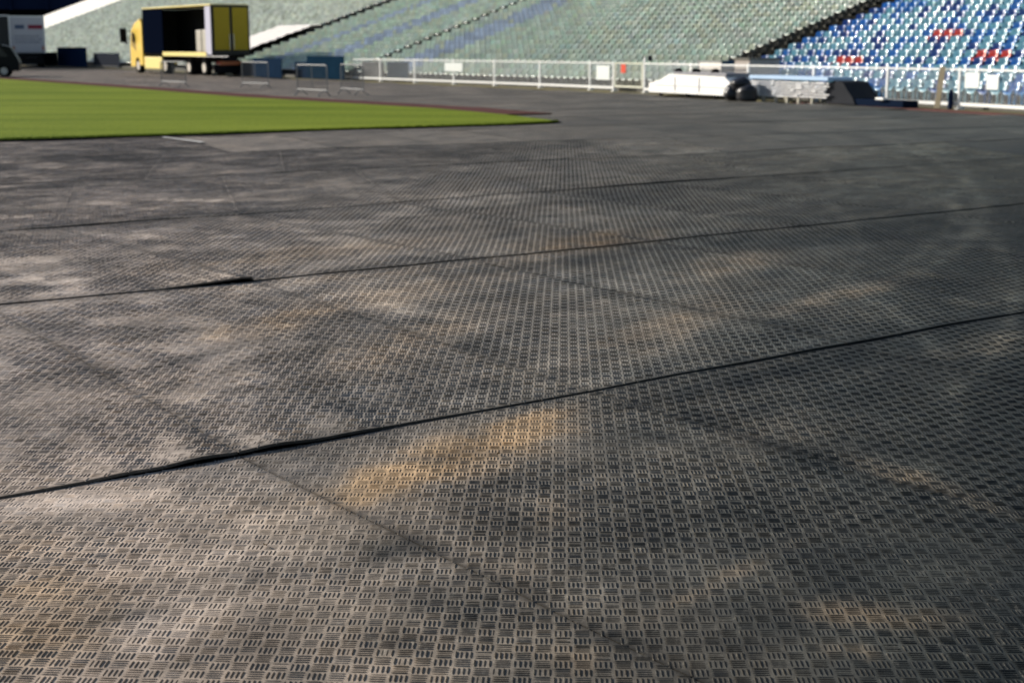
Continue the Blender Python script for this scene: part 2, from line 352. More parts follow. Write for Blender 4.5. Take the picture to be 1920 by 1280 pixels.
# tread bar template: an oval ridge
def bar_template(full):
    l, w, h = .0240, .0029, .0021
    if full:
        top = [(-l, 0), (-l*.72, -w), (l*.72, -w), (l, 0), (l*.72, w), (-l*.72, w)]; k = 6
    else:
        top = [(-l*.9, -w), (l*.9, -w), (l*.9, w), (-l*.9, w)]; k = 4
    T = np.array([(x*.92, y*.70, h) for x, y in top]+[(x*1.06, y*1.42, -.001) for x, y in top])
    Ft = np.array([list(range(k))]); Fs = np.array([(i, k+i, k+(i+1) % k, (i+1) % k) for i in range(k)])[:, ::-1]
    return T, Ft, Fs[:, ::-1]
TB = {True: bar_template(True), False: bar_template(False)}
mat_count = 0
ORD = ['first', 'second', 'third', 'fourth', 'fifth', 'sixth', 'seventh', 'eighth', 'ninth', 'tenth', 'eleventh', 'twelfth', 'thirteenth', 'fourteenth', 'fifteenth', 'sixteenth', 'seventeenth', 'eighteenth', 'nineteenth', 'twentieth']
def ordn(i):
    if i < 20: return ORD[i]
    n = i+1; return '%d%s' % (n, {1: 'st', 2: 'nd', 3: 'rd'}.get(n % 10, 'th') if n % 100 not in (11, 12, 13) else 'th')
mats = []
UOFF = .66; UW = 1.98
GPin = GP
for row in range(0, len(LINES)-2):
    for j in range(-45, 60):
        u0 = UOFF+UW*j+(0 if row < 4 else (.9 if row % 2 else 0)); u1 = u0+UW
        A, B_, D, E_ = LP(row, u0), LP(row, u1), LP(row+1, u0), LP(row+1, u1)
        cen = (A+B_+D+E_)/4
        if cen[1] < 1.6: continue
        if cen[1] > 112: continue
        px = [PR(q[0], max(q[1], 1.0))[0] for q in (A, B_, D, E_)]; py = [PR(q[0], max(q[1], 1.0))[1] for q in (A, B_, D, E_)]
        shown = not (max(px) < 0 or min(px) > 1920 or min(py) > 1280)
        if not shown and (abs(cen[0]) > .36*cen[1]+4.2 or cen[1] > 30): continue
        # inside fence line?
        dd = np.linalg.norm(CC-cen, axis=1); i0 = int(dd.argmin()); s0 = SS[i0]; off = float((cen-CC[i0])@Nn(s0))
        if off > -1.6: continue
        gi = inside(GPin, np.array([A[0], B_[0], D[0], E_[0], cen[0]]), np.array([A[1], B_[1], D[1], E_[1], cen[1]]))
        if gi.all(): continue
        mats.append((row, u0, u1, float(np.hypot(*cen)), cen, shown, [A, B_, D, E_]))
rows_seen = sorted({m[0] for m in mats if m[5]}); rows_all = sorted({m[0] for m in mats})
tot_bars = 0
for row in rows_all:
    rm = sorted([m for m in mats if m[0] == row], key=lambda m: m[1])
    order = {m[1]: i for i, m in enumerate([m for m in rm if m[5]])}
    for idx, (rw, u0, u1, dist, cen, shown, cor) in enumerate(rm):
        near = dist < 27
        nu, nv = (30, 60) if dist < 11 else (12, 24) if dist < 30 else (6, 10)
        gap = .0032 if row < 5 else .0018
        A, B_, D, E_ = cor
        eu_, ev_ = .012, .006
        us = np.concatenate([[0, eu_], np.linspace(.05, .95, nu-3), [1-eu_, 1]]); vs = np.concatenate([[0, ev_], np.linspace(.03, .97, nv-3), [1-ev_, 1]])
        uu, vv = np.meshgrid(us, vs, indexing='ij')
        uu2 = gap/UW+uu*(1-2*gap/UW)
        jit = np.random.default_rng(row*100+idx)
        j1, j2 = jit.normal(0, .006, 2)
        def pos(u, v):
            lo = A+(B_-A)*u[..., None]; hi = D+(E_-D)*u[..., None]; return lo+(hi-lo)*v[..., None]
        P = pos(uu2, np.clip(vv, 0, .9985))
        nrm = np.array([-(B_-A)[1], (B_-A)[0]]); nrm /= np.linalg.norm(nrm); uw = u0+uu*UW
        wl = lambda i_: .030*(fbm(uw*.45+i_*7.3, uw*0+i_*3.1, 3)-.5)
        P = P+nrm*(wl(row)*(1-vv)+wl(row+1)*vv)[..., None]
        ppx = PR(P[..., 0], P[..., 1])[0]
        lift = np.vectorize(lambda q: edge_lift(row, q))(ppx[:, :1])
        def height(x, y, v, lf): return .016+(.008 if row < 4 else .004 if row < 6 else .002)*(1-v)+warp(x, y)+lf*np.clip(1-v*8, 0, 1)**2+.0015*jit0
        jit0 = jit.uniform(0, 1)
        Z = height(P[..., 0], P[..., 1], vv, lift)
        V = [np.concatenate([P, Z[..., None]], -1).reshape(-1, 3)]
        n = (nu+1)*(nv+1); idg = np.arange(n).reshape(nu+1, nv+1)
        F4 = [np.stack([idg[:-1, :-1], idg[1:, :-1], idg[1:, 1:], idg[:-1, 1:]], -1).reshape(-1, 4)]
        ring = np.concatenate([idg[:, 0], idg[-1, 1:], idg[-2::-1, -1], idg[0, -2:0:-1]])
        low = V[0][ring].copy(); low[:, 2] -= .014; V.append(low); k = len(ring)
        rr = np.arange(k); F4.append(np.stack([ring[rr], n+rr, n+(rr+1) % k, ring[(rr+1) % k]], -1))
        rgb, dust_shading = dirt_shading_rgb(P[..., 0], P[..., 1]); tone = 1+.10*jit.normal()
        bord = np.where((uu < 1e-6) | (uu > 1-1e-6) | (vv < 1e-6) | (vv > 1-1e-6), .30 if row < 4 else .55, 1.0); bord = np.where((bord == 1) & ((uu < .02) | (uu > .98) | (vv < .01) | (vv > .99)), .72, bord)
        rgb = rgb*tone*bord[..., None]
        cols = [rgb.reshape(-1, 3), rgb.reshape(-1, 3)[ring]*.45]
        nv_tot = n+k; F6 = []
        # tread grid in mat-local cells
        yaw = YAW+jit.normal(0, .0012); ca, sa = math.cos(yaw), math.sin(yaw); ph = jit.uniform(0, .7, 2)*CELL
        UVs = [np.stack([(V[0][:, 0]*ca+V[0][:, 1]*sa-ph[0])/CELL+400, (-V[0][:, 0]*sa+V[0][:, 1]*ca-ph[1])/CELL+400], -1)]
        UVs.append(UVs[0][ring])
        if near:
            full = dist < 9.5
            cx = P[..., 0]*ca+P[..., 1]*sa-ph[0]; cy = -P[..., 0]*sa+P[..., 1]*ca-ph[1]
            gi, gj = np.meshgrid(np.arange(math.floor(cx.min()/CELL), math.ceil(cx.max()/CELL)+1), np.arange(math.floor(cy.min()/CELL), math.ceil(cy.max()/CELL)+1), indexing='ij')
            gi = gi.ravel(); gj = gj.ravel(); par = (gi+gj) % 2
            bs = []
            for q in range(4):
                o = (q-1.5)*CELL*.252
                lx = (gi+.5)*CELL+np.where(par == 1, o, 0); ly = (gj+.5)*CELL+np.where(par == 1, 0, o)
                bs.append((lx, ly, par))
            lx = np.concatenate([b_[0] for b_ in bs]); ly = np.concatenate([b_[1] for b_ in bs]); pr = np.concatenate([b_[2] for b_ in bs])
            wx = (lx+ph[0])*ca-(ly+ph[1])*sa; wy = (lx+ph[0])*sa+(ly+ph[1])*ca
            # mat-local u,v of the bar centres
            eu = (B_-A); ev = ((D-A)+(E_-B_))/2; Mi = np.linalg.inv(np.array([[eu[0], ev[0]], [eu[1], ev[1]]]))
            nA = np.array([-(B_-A)[1], (B_-A)[0]]); nA /= np.linalg.norm(nA); nD = np.array([-(E_-D)[1], (E_-D)[0]]); nD /= np.linalg.norm(nD)
            d1 = (wx-A[0])*nA[0]+(wy-A[1])*nA[1]; d2 = -((wx-D[0])*nD[0]+(wy-D[1])*nD[1]); bv = d1/(d1+d2)
            P0x = A[0]*(1-bv)+D[0]*bv; P0y = A[1]*(1-bv)+D[1]*bv; Qx = (B_-A)[0]*(1-bv)+(E_-D)[0]*bv; Qy = (B_-A)[1]*(1-bv)+(E_-D)[1]*bv
            bu = ((wx-P0x)*Qx+(wy-P0y)*Qy)/(Qx*Qx+Qy*Qy)
            bpx, bpyy = PR(wx, np.maximum(wy, 1.0))
            ok = (bu > .0035) & (bu < .9965) & (bv > .0025) & (bv < .9975) & (np.abs(wx) < .37*wy+2.4) & (wy > 1.8)
            wx, wy, pr, bu, bv = wx[ok], wy[ok], pr[ok], bu[ok], bv[ok]; m = len(wx)
            if m:
                T, Ft, Fs = TB[full]; kt = len(T); ang = yaw+np.where(pr == 1, math.pi/2, 0)
                c_, s_ = np.cos(ang)[:, None], np.sin(ang)[:, None]
                rgbb, db = dirt_shading_rgb(wx, wy)
                fill = np.clip((fbm(wx*3.1+60, wy*2.4, 5)-.45)*5, 0, 1)
                fillpx = np.interp(PR(wx, wy)[0], [0, 350, 900], [.95, .75, .1])*np.interp(PR(wx, wy)[1], [400, 520, 940, 1010], [.25, 1, 1, .25]); fill = fill*fillpx
                hs = (1-.60*fill)*np.clip(1+.22*jit.normal(size=m), .3, 1.6)*np.where(jit.random(m) < .03, .15, 1)*np.interp(fbm(wx*1.3+9, wy*1.3+70, 4), [.3, .5, .7], [.6, 1, 1.15])
                X = wx[:, None]+T[None, :, 0]*c_-T[None, :, 1]*s_; Y = wy[:, None]+T[None, :, 0]*s_+T[None, :, 1]*c_
                lf = np.interp(PR(wx, wy)[0], ppx[:, 0], lift[:, 0])
                zb = height(wx, wy, bv, lf)
                if full:   # follow the faceted sheet closely enough
                    pass
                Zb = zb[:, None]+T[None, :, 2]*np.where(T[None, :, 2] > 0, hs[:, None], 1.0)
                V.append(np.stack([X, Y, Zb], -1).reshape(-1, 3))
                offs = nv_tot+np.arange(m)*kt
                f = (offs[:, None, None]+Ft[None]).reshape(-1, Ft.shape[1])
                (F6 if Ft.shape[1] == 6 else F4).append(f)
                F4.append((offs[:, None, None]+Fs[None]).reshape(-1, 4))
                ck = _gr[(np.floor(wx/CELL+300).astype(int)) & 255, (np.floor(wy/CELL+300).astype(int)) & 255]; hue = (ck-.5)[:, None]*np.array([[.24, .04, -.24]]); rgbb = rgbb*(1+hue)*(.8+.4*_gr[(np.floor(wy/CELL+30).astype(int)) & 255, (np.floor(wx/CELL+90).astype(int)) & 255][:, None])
                cb = rgbb*tone*(np.where(pr == 1, .10, .34)+.34*fill)[:, None]; cb = np.repeat(cb[:, None, :], kt, 1); cb[:, kt//2:, :] = (rgbb*tone)[:, None, :]*1.15  # foot ring brightened as a painted sunlit rim; tops darker by bar direction
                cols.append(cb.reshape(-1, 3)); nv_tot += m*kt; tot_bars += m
                UVs.append(np.zeros((m*kt, 2)))
        V = np.concatenate(V); cols = np.concatenate(cols); UVs = np.concatenate(UVs)
        V = V-np.array([cen[0], cen[1], 0])
        Fl = [np.concatenate(F4)]+([np.concatenate(F6)] if F6 else [])
        me = np_mesh('floor_mat', V, Fl)
        at = me.color_attributes.new('dirt_shading', 'FLOAT_COLOR', 'POINT'); at.data.foreach_set('color', np.concatenate([cols, np.ones((len(cols), 1))], 1).astype(np.float32).ravel())
        if not near:
            uvl = me.uv_layers.new(name='tread'); li = np.empty(len(me.loops), dtype=np.int32); me.loops.foreach_get('vertex_index', li); uvl.data.foreach_set('uv', UVs[li].astype(np.float32).ravel())
        o = link('floor_mat', me, M_TREAD if near else M_FAR); o.location = (cen[0], cen[1], 0)
        if not shown: tag(o, kind='stuff'); continue
        r_i = rows_seen.index(row)
        tag(o, 'black slotted plastic floor mat, %s strip from the photo bottom, %s from its left end' % (ordn(r_i), ordn(order[u0])), 'floor mat', 'interlocking floor mats covering the running track')
        mat_count += 1
print('MATS', mat_count, 'BARS', tot_bars)

# painted line stub and exposed track patch
lm = [G(302, 258, .04), G(308, 257, .04), G(384, 266.5, .04), G(376, 268, .04)]
sheet('road_marking', lm, .047, mat('white_line_paint', (.55, .53, .5), .6))

# ------------------------------------------------------------------ stands
concrete = mat('stand_concrete', (.15, .145, .125), .85, var=.25, scale=1.0, bump=.01)
A1 = find_s(1392, 3); A2 = find_s(706, 2); A3 = find_s(452, 2.)
s_, k_ = find_sk(96, 52); A4 = s_
print('AISLES', A1, A2, A3, A4, 'SL', SL)
KMAX = 34
# order along curve: arc length grows from far left to near right
ss = np.arange(A4-13, SL-2, .8)
V = []; F = []
cc, nn = C(ss), Nn(ss)
prof = [(.55, 0.0), (.55, ROWZ-.02)]
for k in range(KMAX): prof += [(ROW0+ROW_D*k-.30, ROWZ+ROW_R*k-(.02 if k == 0 else ROW_R)), (ROW0+ROW_D*k-.30, ROWZ+ROW_R*k)]
prof += [(ROW0+ROW_D*KMAX, ROWZ+ROW_R*(KMAX-1)), (ROW0+ROW_D*KMAX, 0)]
np_ = len(prof)
V = np.zeros((len(ss), np_, 3))
for i, (o_, z_) in enumerate(prof): V[:, i, :2] = cc+nn*o_; V[:, i, 2] = z_
idg = np.arange(len(ss)*np_).reshape(len(ss), np_)
F = np.stack([idg[:-1, :-1], idg[:-1, 1:], idg[1:, 1:], idg[1:, :-1]], -1).reshape(-1, 4)
me = np_mesh('terrace', V.reshape(-1, 3), F)
bm = bmesh.new(); bm.from_mesh(me); bmesh.ops.recalc_face_normals(bm, faces=bm.faces); bm.to_mesh(me); bm.free()
up = sum(p.normal.z for p in me.polygons if abs(p.normal.z) > .9)
if up < 0: me.flip_normals()
terr = link('stadium_stand', me, concrete); tag(terr, 'stepped concrete stand curving round the track behind the white fence', 'grandstand')

def stairs(s0, s1, k0, k1, material, label, h=.02, wall=None):
    """an aisle of half steps down the terrace between arc lengths s0 and s1"""
    bm = bmesh.new()
    for k in range(k0, k1):
        for half in (0, 1):
            z1 = ROWZ+ROW_R*k+h+half*ROW_R/2; o0 = ROW0-.30+ROW_D*(k+half*.5)-(.0 if half else .02); o1 = ROW0-.30+ROW_D*(k+half*.5+.5)
            q = []
            for s in (s0, s1):
                for o in (o0, o1):
                    c = C(s)+Nn(s)*o; q.append(c)
            lo = [bm.verts.new((p[0], p[1], z1-.24)) for p in (q[0], q[1], q[3], q[2])]; hi = [bm.verts.new((p[0], p[1], z1)) for p in (q[0], q[1], q[3], q[2])]
            bm.faces.new(hi)
            for i in range(4): bm.faces.new((lo[i], lo[(i+1) % 4], hi[(i+1) % 4], hi[i]))
    bmesh.ops.recalc_face_normals(bm, faces=bm.faces)
    me = bpy.data.meshes.new('aisle_stairs'); bm.to_mesh(me); bm.free()
    o = link('aisle_stairs', me, material); tag(o, label, 'stairs', 'stairs running up between the seat blocks')
    return o
M_AIS = mat('dark_steps', (.012, .012, .010), .95, var=.3, spec=.1)  # near-black base colour for the two dark aisles
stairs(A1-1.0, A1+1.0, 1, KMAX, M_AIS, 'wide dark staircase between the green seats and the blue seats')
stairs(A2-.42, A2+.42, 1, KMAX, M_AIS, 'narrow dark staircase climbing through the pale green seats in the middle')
stairs(A3-2.4, A3+1.0, 1, KMAX, mat('navy_steps', (.04, .06, .11), .6, var=.25), 'navy painted staircase beside the white tarpaulin behind the yellow truck')
stairs(A4-12.5, A4+.2, 3, KMAX, mat('white_steps', (.85, .83, .8), .7, var=.05), 'broad white staircase at the far end of the pale seats')
# seats
def seat_template():
    # bucket seat facing -y (towards the pitch): pan, curved back, lip; origin on the terrace step
    w = .200; prof_ = [(-.20, .27), (-.19, .315), (.06, .285), (.135, .31), (.185, .45), (.20, .60), (.215, .62), (.225, .59)]
    xs = [(-1.0, .15), (-.72, .035), (0, -.02), (.72, .035), (1.0, .15)]
    Vt = []
    for (y, z) in prof_:
        wk = w*(1.0 if z < .5 else .90 if z < .61 else .82)
        for (x, lift_) in xs: Vt.append((x*wk, y-(lift_*.95 if y > .1 else 0), z+(lift_*.6 if y < .14 else lift_*-.15)))
    Ft = []
    for i in range(len(prof_)-1):
        for j in range(4): a = i*5+j; Ft.append((a, a+1, a+6, a+5))
    # two legs under the pan
    n0 = len(Vt)
    for sx in (-.10, .10):
        b0 = len(Vt)
        for z in (0.0, .29):
            for (dx, dy) in ((-.02, -.02), (.02, -.02), (.02, .06), (-.02, .06)): Vt.append((sx+dx, dy, z))
        for i in range(4): Ft.append((b0+i, b0+(i+1) % 4, b0+4+(i+1) % 4, b0+4+i))
    return np.array(Vt), np.array(Ft)
ST, SF = seat_template()
PITCH_S = .50
seats = []
def in_aisle(s):
    if abs(s-A1) < 1.05: return True
    if abs(s-A2) < .55: return True
    if A3-2.5 < s < A3+1.1: return True
    if s < A4+.4: return True
    return False
pale = np.array([.60, .67, .58]); lil = np.array([.52, .58, .66]); cream = np.array([.66, .69, .56])
teal = np.array([.26, .50, .55]); teal2 = np.array([.32, .58, .66]); blue = np.array([.04, .27, .62]); deep = np.array([.012, .10, .36]); red = np.array([.75, .10, .045])
redset = set()
for (rx0, ry0) in ((1757, 70), (1836, 108), (1573, 128)):
    s0, k0 = find_sk(rx0+2, ry0)
    j0 = int(round((s0)/PITCH_S))
    for q in range(3): redset.add((k0, j0+q))
for k in range(0, KMAX):
    off = ROW0+ROW_D*k
    for j in range(int(6/PITCH_S), int((SL-6)/PITCH_S)):
        s = j*PITCH_S
        if in_aisle(s): continue
        # widening with radius is ignored: the seats stay on the same radial lines
        q = SP(s, k); x, y = PR(*q)
        if x < -260 or x > 2180: continue
        r_ = random.random()
        if s > A1:
            nm = ('pale teal', teal if r_ < .22 else teal2) if r_ < .50 else ('bright blue', blue) if r_ < .78 else ('deep blue', deep)
            
            if (k, j) in redset: nm = ('red', red)
            c = nm[1]
        else:
            v_ = vnoise(np.array([s*.22]), np.array([k*.15+4.]))[0]
            c = pale*(.98+.16*random.random())*(1+.03*np.array([random.gauss(0, 1), random.gauss(0, .5), random.gauss(0, 1)]))
            if s < A3: c = (c*.6+np.array([.78, .76, .70])*.55)*(.88+.24*random.random())
            if (s > A2 and A2+3.2 < s < A2+6.2) or (s < A2 and A2-9 < s < A2-6.) or (A2-17 < s < A2-15): c = lil*(.95+.2*random.random())
            if random.random() < .10: c = cream
            nm = ('pale green', c)
        d = math.hypot(q[0], q[1])
        vis = -20 < x < 1940 and -25 < y < 215
        seats.append((0 if vis else 1, d, s, k, j, nm[0], np.array(c)*(.93+.14*random.random()), q))
tarp_k = None
kT = min(range(3, 30), key=lambda k: abs(PR(*SP(A3-2.5, k, .4))[0]-592))
def tarp(s_, k_): return A3-11 < s_ < A3-2.5 and k_ <= kT and k_ >= 1
# rubbish stacks stand in front, not on, the first rows
seats.sort(key=lambda t: (t[0], t[1]))
ind, mass = seats[:300], seats[300:]
M_one = {}
proto = np_mesh('spectator_chair', ST, SF)
at = proto.color_attributes.new('highlight', 'FLOAT_COLOR', 'POINT'); hl = np.zeros((len(ST), 4), dtype=np.float32); zz = ST[:, 2]
hl[:, :3] = (np.clip((zz-.50)/.10, 0, 1)*.35)[:, None]; hl[-16:, :3] = 0; hl[:, 3] = 1; at.data.foreach_set('color', hl.ravel())  # upper rim paled to paint the sun highlight on each backrest
def highlit(m, col):
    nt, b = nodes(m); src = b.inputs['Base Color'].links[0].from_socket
    a_ = nt.nodes.new('ShaderNodeAttribute'); a_.attribute_name = 'highlight'; mx = nt.nodes.new('ShaderNodeMix'); mx.data_type = 'RGBA'
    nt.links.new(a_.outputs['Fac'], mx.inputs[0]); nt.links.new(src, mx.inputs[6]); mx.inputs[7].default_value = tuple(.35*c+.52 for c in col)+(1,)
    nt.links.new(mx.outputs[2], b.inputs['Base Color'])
def seat_mesh(key, col):
    if key not in M_one:
        me = proto.copy(); 
        m = mat('seat_plastic_'+key.replace(' ', '_'), tuple(col), .30, var=.12, scale=6, coat=.5)
        highlit(m, tuple(col)); me.materials.append(m); M_one[key] = me
        for p in me.polygons: p.use_smooth = True
    return M_one[key]
colmap = {'pale teal': teal2, 'bright blue': blue, 'deep blue': deep, 'red': red, 'pale green': pale}
for (_, d, s, k, j, nm, c, q) in ind:
    key = nm
    if nm == 'pale teal' and j % 3 == 0: key = 'pale teal worn'
    o = bpy.data.objects.new('spectator_chair', seat_mesh(key, colmap[nm]*(.85 if 'worn' in key else 1.0))); COL.objects.link(o)
    t = Tn(s); o.location = q; o.rotation_euler = (0, random.gauss(0, .012), math.atan2(-t[1], -t[0])+math.pi)
    side = s > A1; n_ = int(abs(s-(A1+(1.05 if side else -1.05)))/PITCH_S)
    tag(o, '%s seat, %s row up, %s %s of the wide dark stairs' % (nm, ordn(k), ordn(n_), 'right' if side else 'left'), 'seat', 'plastic seats nearest to the camera in the stand')
# the rest: one mass
mass = [m for m in mass if not tarp(m[2], m[3])]
m = len(mass); qs = np.array([x[7] for x in mass]); sv = np.array([x[2] for x in mass]); cs = np.array([x[6] for x in mass])
t = Tn(sv); ang = np.arctan2(-t[:, 1], -t[:, 0])+math.pi+rng.normal(0, .015, m); c_, s_ = np.cos(ang)[:, None], np.sin(ang)[:, None]
X = qs[:, 0:1]+ST[None, :, 0]*c_-ST[None, :, 1]*s_; Y = qs[:, 1:2]+ST[None, :, 0]*s_+ST[None, :, 1]*c_; Z = qs[:, 2:3]+ST[None, :, 2]
Vm = np.stack([X, Y, Z], -1).reshape(-1, 3); Fm = (np.arange(m)[:, None, None]*len(ST)+SF[None]).reshape(-1, 4)
me = np_mesh('seating', Vm, Fm, True)
at = me.color_attributes.new('tint', 'FLOAT_COLOR', 'POINT'); cc4 = np.ones((m, len(ST), 4), dtype=np.float32); cc4[:, :, :3] = cs[:, None, :]; cc4[:, :, :3] += (hl[None, :, :3]*.16); cc4[:, -16:, :3] = .05; at.data.foreach_set('color', cc4.ravel())  # same painted rim highlight added to the tint
o = link('seating', me, M_SEATS); tag(o, 'rows of faded pale green and lilac plastic seats filling the curved stand', kind='stuff')
print('SEATS', len(ind), m)
# white tarpaulin over a block of seats
V = []; F = []
sT0, sT1 = A3-11, A3-2.5; nS = 40; nK = (kT-1)*3
for i in range(nS+1):
    s = sT0+(sT1-sT0)*i/nS
    for kk in range(nK+1):
        k = 1+kk/3; q = SP(s, k); ridge = .62-.16*abs((k % 1)-.4)+.03*math.sin(s*3.1+k*2)+.03*random.random()
        q = C(s)+Nn(s)*(ROW0+ROW_D*k+.1); V.append((q[0], q[1], ROWZ+ROW_R*k+ridge))
for i in range(nS):
    for kk in range(nK): a = i*(nK+1)+kk; F.append((a, a+1, a+nK+2, a+nK+1))
me = bpy.data.meshes.new('tarpaulin'); me.from_pydata(V, [], F); me.update(); me.flip_normals() if me.polygons[0].normal.z < 0 else None
o = link('tarpaulin', me, mat('white_tarp', (.80, .77, .72), .6, var=.05, scale=2)); tag(o, 'white tarpaulin spread over seats beside the navy stairs behind the yellow truck', 'tarpaulin')
o.modifiers.new('thick', 'SOLIDIFY').thickness = .01

# ------------------------------------------------------------------ white perimeter fence
white = mat('white_painted_steel', (.78, .79, .78), .45, var=.05)
fpx = [713, 778, 850, 928, 1013, 1107, 1150, 1209, 1295, 1400, 1525, 1661, 1797, 1960, 2140]
fs = [find_s(x) for x in fpx]; s_left = find_s(664)
FH = 1.13
f0 = C(fs[7]); fence = empty('perimeter_fence', (f0[0], f0[1], 0)); tag(fence, 'long white steel fence with slim posts and rails in front of the seats', 'fence')
def rel(p, z=0): return (p[0]-f0[0], p[1]-f0[1], z)
for i, s in enumerate(fs):
    p = C(s); t = Tn(s); a = math.atan2(t[1], t[0]); h = FH+.06
    if i == 7: h = 1.38
    b_ = MB(); b_.box(rel(p, h/2), (.075, .06, h), rz=a); b_.box(rel(p, .02), (.16, .16, .04), rz=a); b_.box(rel(p+np.array([.10, -.02]), .05), (.10, .10, .08), rz=a)
    b_.build('post', white, fence)
def rail(name, s0, s1, z, w, h, off=0.0):
    b_ = MB(); n = max(2, int((s1-s0)/1.2)); q = [C(s0+(s1-s0)*i/n)+Nn(s0+(s1-s0)*i/n)*off for i in range(n+1)]
    for a_, c_ in zip(q[:-1], q[1:]):
        m_ = (a_+c_)/2; d_ = c_-a_; b_.box(rel(m_, z), (float(np.linalg.norm(d_))+.02, w, h), rz=math.atan2(d_[1], d_[0]))
    return b_.build(name, white, fence)
gs0, gs1 = fs[6], fs[7]
rail('top_rail', s_left, gs0, FH, .05, .05); rail('top_rail', gs1, fs[-1], FH, .05, .05)
rail('bottom_rail', s_left, gs0, .16, .05, .085); rail('bottom_rail', gs1, fs[-1], .16, .05, .085)
wires = []
def wire(s0, s1):
    n = int((s1-s0)/.05); V = []; F = []
    for i in range(n):
        s = s0+(s1-s0)*(i+.5)/n; p = C(s)-f0; t = Tn(s)*.0022; b0 = len(V); nn_ = Nn(s)*.0022
        for z in (.2, FH-.02):
            for e in (p-t-nn_, p+t-nn_, p+t+nn_, p-t+nn_): V.append((e[0], e[1], z))
        for i4 in range(4): F.append((b0+i4, b0+(i4+1) % 4, b0+4+(i4+1) % 4, b0+4+i4))
    me = bpy.data.meshes.new('mesh_infill'); me.from_pydata(V, [], F); me.update(); return link('mesh_infill', me, white, fence)
wire(s_left, gs0); wire(gs1, fs[-1])
# gate
p0, p1 = C(gs0+.12), C(gs1-.12); gd = p1-p0; gl = float(np.linalg.norm(gd)); ga = math.atan2(gd[1], gd[0])
gate = empty('fence_gate', (p0[0], p0[1], 0), ga); tag(gate, 'cream framed gate in the white fence carrying a small red sign', 'gate')
crm = mat('cream_paint', (.72, .72, .60), .5, var=.06)
b_ = MB(); b_.box((gl/2, 0, FH), (gl, .05, .05)); b_.box((gl/2, 0, .22), (gl, .05, .06)); b_.box((.025, 0, .67), (.05, .05, .85)); b_.box((gl-.025, 0, .67), (.05, .05, .85)); b_.build('gate_frame', crm, gate)
b_ = MB()
for i in range(int(gl/.07)): b_.box((.08+i*.07, 0, .67), (.006, .006, .85))
b_.build('bar_infill', crm, gate)
o = MB().box((gl*.33, -.04, .92), (.36, .015, .34), bev=.004).build('sign', mat('red_sign', (.62, .07, .035), .5), gate); 
# things fixed on the fence
def on_curve(px, off, py_dummy=None): s = find_s(px); return C(s)+Nn(s)*off, s
def board(name, px0, px1, z0, z1, off, material, label, cat, group=None, th=.03, frame=True):
    s0, s1 = find_s(px0), find_s(px1); a_, c_ = C(s0)+Nn(s0)*off, C(s1)+Nn(s1)*off; d_ = c_-a_; l = float(np.linalg.norm(d_)); rz = math.atan2(d_[1], d_[0])
    e = empty(name, (a_[0], a_[1], 0), rz); tag(e, label, cat, group)
    MB().box((l/2, 0, (z0+z1)/2), (l, th, z1-z0), bev=min(.01, th*.3)).build('panel', material, e)
    if frame:
        b_ = MB(); b_.box((l/2, .06, z0/2+.05), (l*.8, .03, .04)); b_.box((l*.1, .05, z1*.45), (.04, .04, z1*.9)); b_.box((l*.9, .05, z1*.45), (.04, .04, z1*.9)); b_.build('support', mat('galv_steel', (.35, .36, .37), .4, .8), e)
    return e
wb = mat('white_board', (.72, .76, .74), .5, var=.06)
board('notice_board', 1120, 1146, .45, 1.02, -.06, wb, 'white rectangular notice fixed to the fence left of the gate', 'sign', 'white boards fixed on the fence', frame=False)
board('notice_board', 836, 870, .62, 1.02, -.06, wb, 'white notice on the fence well left of the gate, across a post', 'sign', 'white boards fixed on the fence', frame=False)
board('notice_board', 1808, 1836, .62, 1.06, -.06, wb, 'white square notice on the fence nearest to the leaning plank', 'sign', 'white boards fixed on the fence', frame=False)
board('notice_board', 1848, 1874, .60, 1.0, -.06, wb, 'white square notice on the fence, second right of the leaning plank', 'sign', 'white boards fixed on the fence', frame=False)
# small loudspeaker box on the tall post
p, s = on_curve(1215, -.03); e = empty('loudspeaker', (p[0], p[1], 1.30), 0); tag(e, 'small black loudspeaker clamped to the tall fence post by the gate', 'loudspeaker')
MB().box((.06, -.05, .03), (.16, .13, .2), bev=.02).build('housing', mat('black_plastic', (.02, .02, .022), .5), e)
MB().tube((.06, -.12, .03), (.06, -.125, .03), .055, 16).build('grille', mat('grille_grey', (.08, .08, .085), .6), e)
# blue boards on the left
navy = mat('navy_board', (.010, .022, .045), .5, var=.3, scale=1); navy2 = mat('blue_board', (.008, .024, .045), .5, var=.3, scale=1)
gr = mat('grey_board', (.10, .10, .10), .6, var=.2); gr2 = mat('slate_board', (.028, .032, .042), .6, var=.2)
BG = 'low boards standing along the foot of the stand'
board('perimeter_board', 592, 662, .05, 1.28, -.5, navy2, 'tall blue board just left of where the white fence begins', 'board', BG)
board('perimeter_board', 512, 566, .02, 1.12, -1.2, navy, 'dark navy board right of the yellow truck', 'board', BG)
board('perimeter_board', 472, 508, .02, .82, -.9, gr2, 'low slate grey board close behind the truck tail', 'board', BG)
board('perimeter_board', 668, 708, .2, 1.0, .35, gr, 'grey board right behind the left end of the fence', 'board', BG)
board('perimeter_board', 716, 756, .2, 1.02, .35, navy2, 'blue board behind the fence between its first two posts', 'board', BG)
board('perimeter_board', 566, 590, .05, .95, -.4, navy, 'short navy board between the navy board and the tall blue board', 'board', BG)
board('perimeter_board', 140, 196, .05, 1.75, -1.5, mat('navy_deep', (.008, .02, .055), .5), 'navy board left of the yellow cab', 'board', BG)
board('perimeter_board', 60, 139, .05, 1.30, -1.5, mat('black_board', (.012, .016, .022), .6), 'long black board under the end of the pale seats', 'board', BG)
board('perimeter_board', 198, 248, .25, 1.25, -1.0, gr2, 'grey board just in front of the yellow cab', 'board', BG)

